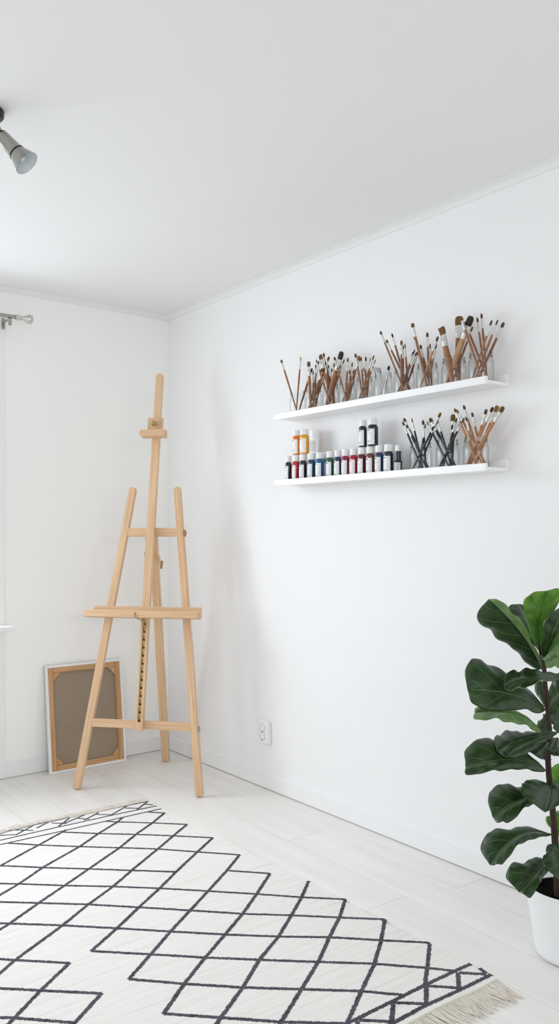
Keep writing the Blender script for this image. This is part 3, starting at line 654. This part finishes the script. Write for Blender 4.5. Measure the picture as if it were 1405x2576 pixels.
# charcoal lines, each a strip laid in the pile, slightly ragged
lines=[]
A=[[(371,2043),(414,2045.5)],[(265,2066),(295.5,2068),(382.6,2070.5),(470,2074)],[(155.5,2093.4),(247.7,2097),(341.6,2099.6),(435.6,2103),(535,2107.6)],
[(17,2121),(97.4,2126),(200,2129.6),(300.6,2132.7),(396.3,2136),(496,2143),(602,2150.4)],[(0,2178),(107,2183),(222,2186),(331,2190),(442.5,2194)],[(570.5,2190),(678.6,2198)],
[(0,2222.6),(47,2224),(162,2227.6),(284,2230),(401,2235),(523,2241.5),(645,2249),(759,2257.5),(869,2262.5)],
[(0,2269.5),(97,2272.4),(222,2275.4),(349,2283),(478,2291),(610,2299),(732.6,2303),(853,2309),(967,2313)],
[(0,2322.8),(157,2328),(294,2335),(428.5,2343.7),(565.5,2351),(700,2356),(828,2358),(958.4,2365.8),(1072,2370.8),(1080,2375)],
[(229,2392.5),(378.7,2401),(515.7,2409.5),(652.7,2414.5),(800,2420),(941,2425),(1073.8,2435),(1148,2443)],
[(324,2463),(463,2475.7),(610,2484.7),(757.7,2488.7),(908,2494),(1011,2503.7)],[(411,2550),(555,2560.5),(706,2570.8),(870,2575)],
[(0,2413.5),(37.4,2416),(174.4,2423.4)],[(0,2486.7),(102,2492),(255,2499)],[(0,2560),(36,2561.6),(188,2573.5)],
[(414,2045),(382.6,2070.5),(341.6,2099.6),(300.6,2132.7),(223.8,2185.5),(162,2227.6),(97,2272.4),(22,2325),(0,2338.7)],
[(470,2074),(435.6,2103),(396.3,2136),(331,2190),(284,2230),(222,2275.4),(157,2328),(38,2416),(0,2448.5)],
[(535,2107.6),(496,2143),(442.5,2194),(401,2235),(349,2283),(294,2335),(229,2392.5)],
[(602,2150.4),(570.5,2190),(523,2241.5),(478,2291),(428.5,2343.7),(378.7,2401),(324,2463)],
[(678.6,2198),(645,2249),(610,2299),(565.5,2351),(515.7,2409.5),(463,2475.7),(411,2550)],
[(776,2217),(757.7,2258),(732.6,2303),(700,2356),(652.7,2413.5),(610,2484.7),(555,2560.5),(540,2582)],
[(868,2263),(853,2309),(828,2358),(800,2420),(757.7,2488.7),(706,2571),(700,2582)],[(967,2313),(958,2366),(941,2425),(908,2494),(872,2575)],
[(1080,2375),(1073.8,2435),(1068,2478)],
[(309,2056),(295.5,2068),(247.7,2097),(200,2129.6),(107,2183),(47,2224),(0,2252)],[(167,2087.6),(97,2126),(0,2179)],[(174.4,2423.4),(102,2492),(36,2561.6),(18,2580)],[(255,2499),(188,2573),(180,2582)]]
thin=[[(0,2097),(102.5,2071.6),(215,2048),(321,2026.8),(371.7,2016.6)],[(0,2114),(147,2080.8),(276.7,2051.7),(393,2027.8)],[(0,2125),(160.6,2090),(300.6,2058),(405.5,2034.7)],
[(371.7,2016.6),(341.6,2038.8)],[(321,2026.8),(276.7,2051.7)],[(248,2044),(211.8,2063)],[(211.8,2050),(164,2071)],[(174,2059),(147,2079)],[(126,2067),(92,2083.5)],[(84,2077),(41,2100)],[(29,2088),(0,2098)],
[(314,2033),(352,2034)],[(360,2023.5),(385,2025)],[(239,2048.5),(280,2050)],[(130,2070.5),(167,2072)],[(31,2088),(84,2089.5)],[(0,2102),(44,2099.5)],[(190,2058),(224,2061)]]
near=[[(1182.8,2424.5),(1144.4,2442.3),(1067.4,2479),(993.8,2515.9),(880,2571),(860,2581)],[(1234.7,2451.6),(1154.4,2491.4),(1067.4,2531),(990.5,2572.7),(975,2581)],[(1206,2435.6),(1221,2449)],[(1151,2447),(1153,2489)],[(1222,2451),(1154,2447)],
[(1152.7,2485.8),(1075,2480.7)],[(1072,2481),(1070.8,2529)],[(1065.8,2525.9),(990,2522.6)],[(988.8,2524),(983.8,2572)],[(982,2570.4),(903,2566)],[(900,2569),(898,2581)]]
def strip(pp,w,ext=0):
    pts=[]
    for a in pp:
        v=onz(a[0],a[1],rh); v.z=rh; pts.append(v)
    if ext:
        for e,(i,j) in enumerate(((0,1),(-1,-2))):
            a=pp[i]
            if a[0]<=1 or a[1]>=2579 :
                d=(pts[i]-pts[j]).normalized(); q=pts[i]; tmax=3.
                if d.x<0: tmax=min(tmax,(q.x-RX0-.1)/-d.x)
                if d.y<0: tmax=min(tmax,(q.y-RY0-.15)/-d.y)
                if d.y>0: tmax=min(tmax,(RY1-.15-q.y)/d.y)
                if d.x>0: tmax=min(tmax,(RX1-.06-q.x)/d.x)
                if tmax>.02:
                    if i==0: pts.insert(0,q+d*tmax)
                    else: pts.append(q+d*tmax)
    # resample
    out=[]; 
    for a,b in zip(pts,pts[1:]):
        L=(b-a).length; n=max(1,int(L/.0032))
        for q in range(n): out.append(a.lerp(b,q/n))
    out.append(pts[-1]); n=len(out); vs=[]
    for i,p in enumerate(out):
        d=(out[min(i+2,n-1)]-out[max(i-2,0)]).normalized(); s=Vector((-d.y,d.x,0))
        zz=rh+.0006*math.sin(p.x*13+p.y*4)*math.sin(p.y*9)
        for sg in (-1,1):
            r=w/2*(1+random.uniform(-.28,.28)+(.16 if (i+(sg>0))%2 else -.16)); v=p+s*sg*r
            vs.append((v.x-rg.location.x,v.y-rg.location.y,zz+.0009))
        for sg in (1,-1):
            v=Vector(vs[-1 if sg==1 else -3][:]) ; vs.append((v.x,v.y,zz-.002))
    fs=[]
    for i in range(n-1):
        b=i*4; fs+=[(b,b+1,b+5,b+4),(b+1,b+2,b+6,b+5),(b+3,b,b+4,b+7)]
    fs+=[(0,3,2,1),((n-1)*4,(n-1)*4+1,(n-1)*4+2,(n-1)*4+3)]
    m.add(vs,fs,1)
for l in A: strip(l,.0106,1)
for l in thin: strip(l,.0075,1)
for l in near: strip(l,.0112,1)
# mirror-like continuation of the lattice outside the frame (towards the lower left)
m.build('rug_body',[M['rug'],M['rugline']],rg)
def fringe(yb,dirn,L0,name='fringe'):
    m=MB(); x=RX0+.004
    while x<RX1-.002:
        yk=edge(yb,x,1 if dirn<0 else 2)
        m.lathe([(0,-.003),(.0032,-.0015),(.0036,.0008),(.0026,.003),(0,.004)],6,(x-rg.location.x,yk-rg.location.y+dirn*.004,.0045))
        for q in range(2):
            L=L0*random.uniform(.85,1.1); dx=random.uniform(-.012,.012)+.006*math.sin(x*40); n=5
            pts=[]
            for i in range(n+1):
                t=i/n; pts.append(Vector((x+(q-.5)*.002+dx*t*t+random.uniform(-.001,.001),yk+dirn*(.004+L*t),max(.0018,.0055-.004*t+random.uniform(-.001,.002)*t+.004*math.sin(t*3+x*60)*t)))-Vector((rg.location.x,rg.location.y,0)))
            m.tube(pts,[.0014,.0018,.0018,.0017,.0015,.0010],5)
        x+=.0068*random.uniform(.85,1.15)
    o=m.build(name,M['fringe'],rg,smooth=True); o['kind']='stuff'; return o
fringe(RY0,-1,.085); fringe(RY1,1,.055)

# ------------------------------------------------------------------ potted plant
pc=onz(1434,2404); pc.z=0
pl=thing('potted_fiddle_leaf_fig','tall green fiddle leaf fig in a white pot near the right wall','potted plant',pc)
m=MB(); m.lathe([(0,.001),(.072,.001),(.086,.003),(.094,.010),(.098,.022),(.1225,.196),(.123,.201),(.1205,.2025),(.118,.200),(.112,.165),(0,.165)],64); m.build('pot',M['pot'],pl,smooth=True,angle=.9)
m=MB(); vs=[(0,0,.181)]; nn=40
rings=7
for r in range(1,rings+1):
    for j in range(nn):
        a=2*PI*j/nn; rr_=.1145*r/rings; vs.append((rr_*math.cos(a),rr_*math.sin(a),.178+(random.uniform(-.002,.003) if r<rings else -.002)))
fs=[(0,1+j,1+(j+1)%nn) for j in range(nn)]
for r in range(rings-1):
    for j in range(nn): a=1+r*nn+j; b=1+r*nn+(j+1)%nn; fs.append((a,a+nn,b+nn,b))
m.add(vs,fs); so=m.build('soil',M['soil'],pl); so['kind']='stuff'
SD=(pc-CAM).dot(FW)-.02
def C1(x,y): return 1160+x/5.735,1470+y/5.735
def C2(x,y): return 1160+x/5.735,1840+y/5.735
def C3(x,y): return 1200+x/6.854,2140+y/6.854
def W3(c,x,y,d=0):
    px,py={1:C1,2:C2,3:C3}[c](x,y); return P(px,py,SD+d)-pc
stem=[W3(1,1115,880),W3(1,1150,1020),W3(1,1190,1200),W3(1,1205,1450),W3(1,1240,1700),W3(1,1250,1900),W3(1,1265,2130),W3(2,1245,400),W3(2,1260,640),W3(2,1300,1000),W3(2,1325,1250),W3(2,1345,1500),W3(2,1360,1800),W3(2,1375,2100)]
stem.append(Vector((stem[-1].x+.004,stem[-1].y,.17)))
m=MB(); m.tube(stem[::-1],[.0095,.0095,.010,.0098,.009,.0088,.0082,.0078,.0075,.007,.0068,.0065,.006,.0055,.004],12)
for i in range(26):       # leaf scars
    t=random.random()*(len(stem)-2); i0=int(t); c=stem[i0].lerp(stem[i0+1],t-i0); a=random.random()*6.28
    m.lathe([(0,-.003),(.003,-.001),(.003,.001),(0,.003)],6,c+Vector((math.cos(a)*.007,math.sin(a)*.007,0)))
m.build('stem',M['bark'],pl,smooth=True)
PROF=[(0,.12),(.06,.32),(.16,.50),(.28,.55),(.42,.66),(.57,.92),(.68,1.0),(.8,.97),(.9,.76),(.955,.5),(.98,.18),(1,.02)]
HEART=[(0,.42),(.05,.68),(.15,.9),(.3,1.),(.45,1.0),(.6,.93),(.78,.72),(.9,.45),(.97,.16),(1,.02)]
def prof(t,PF):
    return sum(prof0(min(max(t+d,0),1),PF)*wt for d,wt in ((-.03,.2),(-.015,.2),(0,.2),(.015,.2),(.03,.2))) if .03<t<.97 else prof0(t,PF)
def prof0(t,PF):
    for (a,b),(c,d) in zip(PF,PF[1:]):
        if t<=c: q=(t-a)/(c-a); q=q*q*(3-2*q)*.5+q*.5; return b+(d-b)*q
    return .02
def leaf(c,base,ctrl,tip,e1,e2,top=True,mats=None,cup=.006,stalk=True,wave=.006,seed=0,PF=PROF,pale_fold=False):
    """each point (x,y[,depth]) read on the photograph, with its own distance"""
    g=lambda q:W3(c,q[0],q[1],q[2] if len(q)>2 else 0)
    b,k,t,f1,f2=[g(q) for q in (base,ctrl,tip,e1,e2)]
    K=k*2-(b+t)*.5
    mid_=lambda s:b*(1-s)**2+K*2*s*(1-s)+t*s*s
    o0=mid_(.68 if PF is PROF else .38); v1=f1-o0; v2=f2-o0
    rnd=random.Random(seed); ph=rnd.uniform(0,6)
    NT,NS=44,9; vs=[]; uvs=[]
    nrm_=((t-b).cross(v2-v1)).normalized()
    ctr=(b+t)/2+pc; tocam=(CAM-ctr)
    flip=(nrm_.dot(tocam)<0)
    nn_=-nrm_ if flip else nrm_
    for i in range(NT+1):
        s=i/NT; p=mid_(s); w=prof(s,PF); tp=s
        for j in range(-NS,NS+1):
            q=abs(j)/NS; v=v2 if j>0 else v1
            pt=p+v*(w*q+wave*.35/max(v.length,.01)*math.sin(s*21+ph*2+(j>0)*2)*q*q*w)+nn_*(cup*4*(q-q*q)*w+wave*(math.sin(s*15+ph+(j>0)*1.7)+.5*math.sin(s*33+2*ph))*q*q*w-.0015*math.exp(-(q*9)**2))
            vs.append(pt); uvs.append((j/NS,s))
    fs=[]; n=2*NS+1
    for i in range(NT):
        for j in range(n-1):
            a=i*n+j; f=(a,a+1,a+n+1,a+n); fs.append(f)
    me=bpy.data.meshes.new('leaf'); me.from_pydata([tuple(v) for v in vs],[],fs)
    # orient: the material "top" side looks at the camera when top=True
    fn=sum((p.normal*p.area for p in me.polygons),Vector((0,0,0)))
    if (fn.dot(tocam)>0)!=top: me.flip_normals()
    uv=me.uv_layers.new(name='UVMap')
    for l in me.loops: uv.data[l.index].uv=uvs[l.vertex_index]
    for p in me.polygons: p.use_smooth=True
    mt=mats or (M['leaf'],M['leafu']); me.materials.append(mt[0]); me.materials.append(mt[1])
    if pale_fold:  # folded half takes the paler green, painting in its backlit gloss
        for p in me.polygons:
            if p.index%(n-1)>=NS: p.material_index=1
    o=bpy.data.objects.new('leaf',me); COL.objects.link(o); o.parent=pl
    so=o.modifiers.new('solid','SOLIDIFY'); so.thickness=.0009; so.offset=0; so.material_offset=1; so.use_rim=True
    if stalk:
        # nearest point on stem
        best=min((((stem[i].lerp(stem[i+1],q/6))-b).length,i,q) for i in range(len(stem)-1) for q in range(7))
        sp_=stem[best[1]].lerp(stem[best[1]+1],best[2]/6)
        if best[0]<.12:
            mm=MB(); mm.tube([sp_,sp_.lerp(b,.5)+Vector((0,0,-.004)),b,mid_(.12)+nn_*-.0015],[.0042,.003,.0028,.0015],8); mm.build('leaf_stalk',M['stalk'],o,smooth=True)
    return o
FN=(M['leafn'],M['leafn'])
leaf(1,(1080,900,.03),(960,560,.08),(830,285,.14),(690,430,.10),(1060,420,.16),seed=1)
leaf(1,(1118,885),(1120,520,.0),(1225,95,-.01),(895,290,.0),(1415,215,-.02),mats=FN,wave=.006,seed=2)
leaf(1,(1150,1215,-.01),(850,690,-.08),(392,215,-.13),(350,650,-.05),(780,430,-.16),seed=3,cup=.008,pale_fold=True)
leaf(1,(1185,1040,-.02),(1320,700,-.06),(1500,320,-.08),(1215,520,-.07),(1650,560,-.04),seed=4)
leaf(1,(1170,1065,-.01),(1330,900,-.05),(1620,640,-.12),(1360,760,-.05),(1480,1010,-.12),top=True,mats=(M['leafu'],M['leafu']),seed=5)
leaf(1,(1200,1160,.01),(1340,1080,.05),(1700,960,.10),(1430,900,.12),(1420,1190,.06),mats=(M['leafu'],M['leafu']),seed=6)
leaf(1,(1195,1800,.0),(740,1590,-.07),(88,1520,-.10),(290,1090,-.02),(470,1830,-.13),seed=7,cup=.01)
leaf(1,(1440,1340,-.03),(1000,1330,-.10),(610,1450,-.16),(800,1225,-.05),(850,1500,-.20),seed=8,cup=-.012,mats=(M['leaf'],M['leafu']))
leaf(1,(1165,2140,-.02),(800,1890,-.05),(190,1850,-.10),(470,1730,-.03),(440,1960,-.16),top=False,seed=9)
leaf(1,(1235,1790,.02),(1180,1600,.06),(1120,1390,.10),(1060,1540,.08),(1250,1530,.08),seed=10,wave=.002)
leaf(1,(1240,1830,.02),(1400,1650,.03),(1640,1440,.04),(1330,1330,.07),(1620,1780,.0),seed=11,cup=.01)
leaf(1,(1240,1860,.02),(1190,2000,.06),(1120,2190,.10),(1075,2040,.08),(1290,2080,.08),seed=12)
leaf(1,(1250,1920,.01),(1400,1960,.03),(1640,2080,.05),(1480,1830,.06),(1420,2160,.0),seed=13)
leaf(2,(1140,60,.02),(830,120,-.04),(520,290,-.10),(560,20,.0),(800,330,-.12),seed=14,wave=.006)
leaf(2,(1375,15,-.02),(1060,120,-.08),(675,338,-.15),(800,110,-.08),(960,300,-.16),seed=15,cup=-.006,wave=.002)
leaf(2,(1265,110,.0),(1170,230,.04),(1040,330,.06),(960,210,.07),(1240,400,.04),seed=16)
leaf(2,(1205,560,-.01),(760,410,-.08),(58,500,-.14),(340,110,-.04),(350,600,-.17),seed=17,cup=.008)
leaf(2,(1385,100,.0),(1340,190,-.05),(1290,285,-.09),(1215,190,-.05),(1420,260,-.07),seed=18,wave=.002)
leaf(2,(1290,120,.02),(1340,240,.02),(1370,350,.03),(1270,300,.03),(1470,300,.02),seed=19)
leaf(2,(1245,900,.0),(850,980,-.07),(447,1232,-.13),(500,790,-.03),(730,1270,-.15),seed=20,cup=.008)
leaf(2,(1292,790,-.01),(1255,980,-.10),(1205,1165,-.17),(865,770,-.09),(1690,780,-.09),seed=21,cup=.006,wave=.005,PF=HEART)
leaf(2,(1320,760,.01),(1400,660,.03),(1560,480,.06),(1290,520,.07),(1640,700,.03),mats=FN,seed=22)
leaf(2,(1320,1410,.0),(1270,1340,.03),(1245,1225,.05),(1215,1300,.05),(1330,1270,.05),mats=FN,stalk=False,seed=23,wave=.002)
leaf(2,(1335,1420,.01),(1390,1300,.03),(1460,1160,.05),(1330,1190,.05),(1560,1300,.03),mats=FN,seed=24)
leaf(2,(1345,1500,.01),(1400,1420,.03),(1480,1330,.05),(1380,1330,.05),(1540,1440,.03),mats=FN,seed=25)
leaf(2,(1275,1485,-.01),(800,1510,-.07),(410,1925,-.13),(380,1480,-.05),(690,1790,-.15),seed=26,cup=.008)
leaf(3,(1300,170,.0),(1010,360,-.07),(715,712,-.13),(560,260,-.06),(1010,690,-.14),seed=27,cup=.008)
leaf(2,(1320,1640,-.02),(1390,1850,-.10),(1500,2200,-.16),(1180,1880,-.12),(1700,1900,-.12),seed=28)

# ------------------------------------------------------------------ light and camera
w=bpy.data.worlds.new('sky'); scene.world=w; w.use_nodes=True; nt=w.node_tree; bg=nt.nodes['Background']
bg.inputs['Color'].default_value=(.80,.88,1,1); bg.inputs['Strength'].default_value=.5
def area(name,loc,target,sx,sy,power,col):
    l=bpy.data.lights.new(name,'AREA'); l.shape='RECTANGLE'; l.size=sx; l.size_y=sy; l.energy=power; l.color=col
    o=bpy.data.objects.new(name,l); COL.objects.link(o); o.location=loc
    d=Vector(target)-Vector(loc); o.rotation_euler=d.to_track_quat('-Z','Y').to_euler(); return o
area('daylight_sky_high',(.42,YF+.9,2.3),(.42,YF-.6,1.1),2.2,1.6,76,(.90,.94,1.0))
area('daylight_window',(.42,YF+.25,1.45),(1.4,YF-1.6,.9),1.9,1.35,35,(.88,.93,1))
area('daylight_window_behind',(0,YB-.6,2.3),(0,YB+1.5,1.0),3.6,1.6,143,(.975,.97,1))
cd=bpy.data.cameras.new('camera'); cam=bpy.data.objects.new('camera',cd); COL.objects.link(cam); scene.camera=cam
cam.location=CAM; cam.rotation_euler=(PI/2,0,-YAW)
cd.sensor_fit='VERTICAL'; cd.sensor_height=36; cd.sensor_width=36; cd.lens=FPX/2576*36; cd.shift_y=(HY-1288)/2576; cd.clip_start=.05
cd.shift_x=(702.5-CXP)/2576
vs_=scene.view_settings; vs_.view_transform='Standard'; vs_.look='None'; vs_.gamma=1; vs_.use_curve_mapping=False; vs_.exposure=.02
try: scene.cycles.transparent_max_bounces=32; scene.cycles.diffuse_bounces=8; scene.cycles.max_bounces=12
except Exception: pass
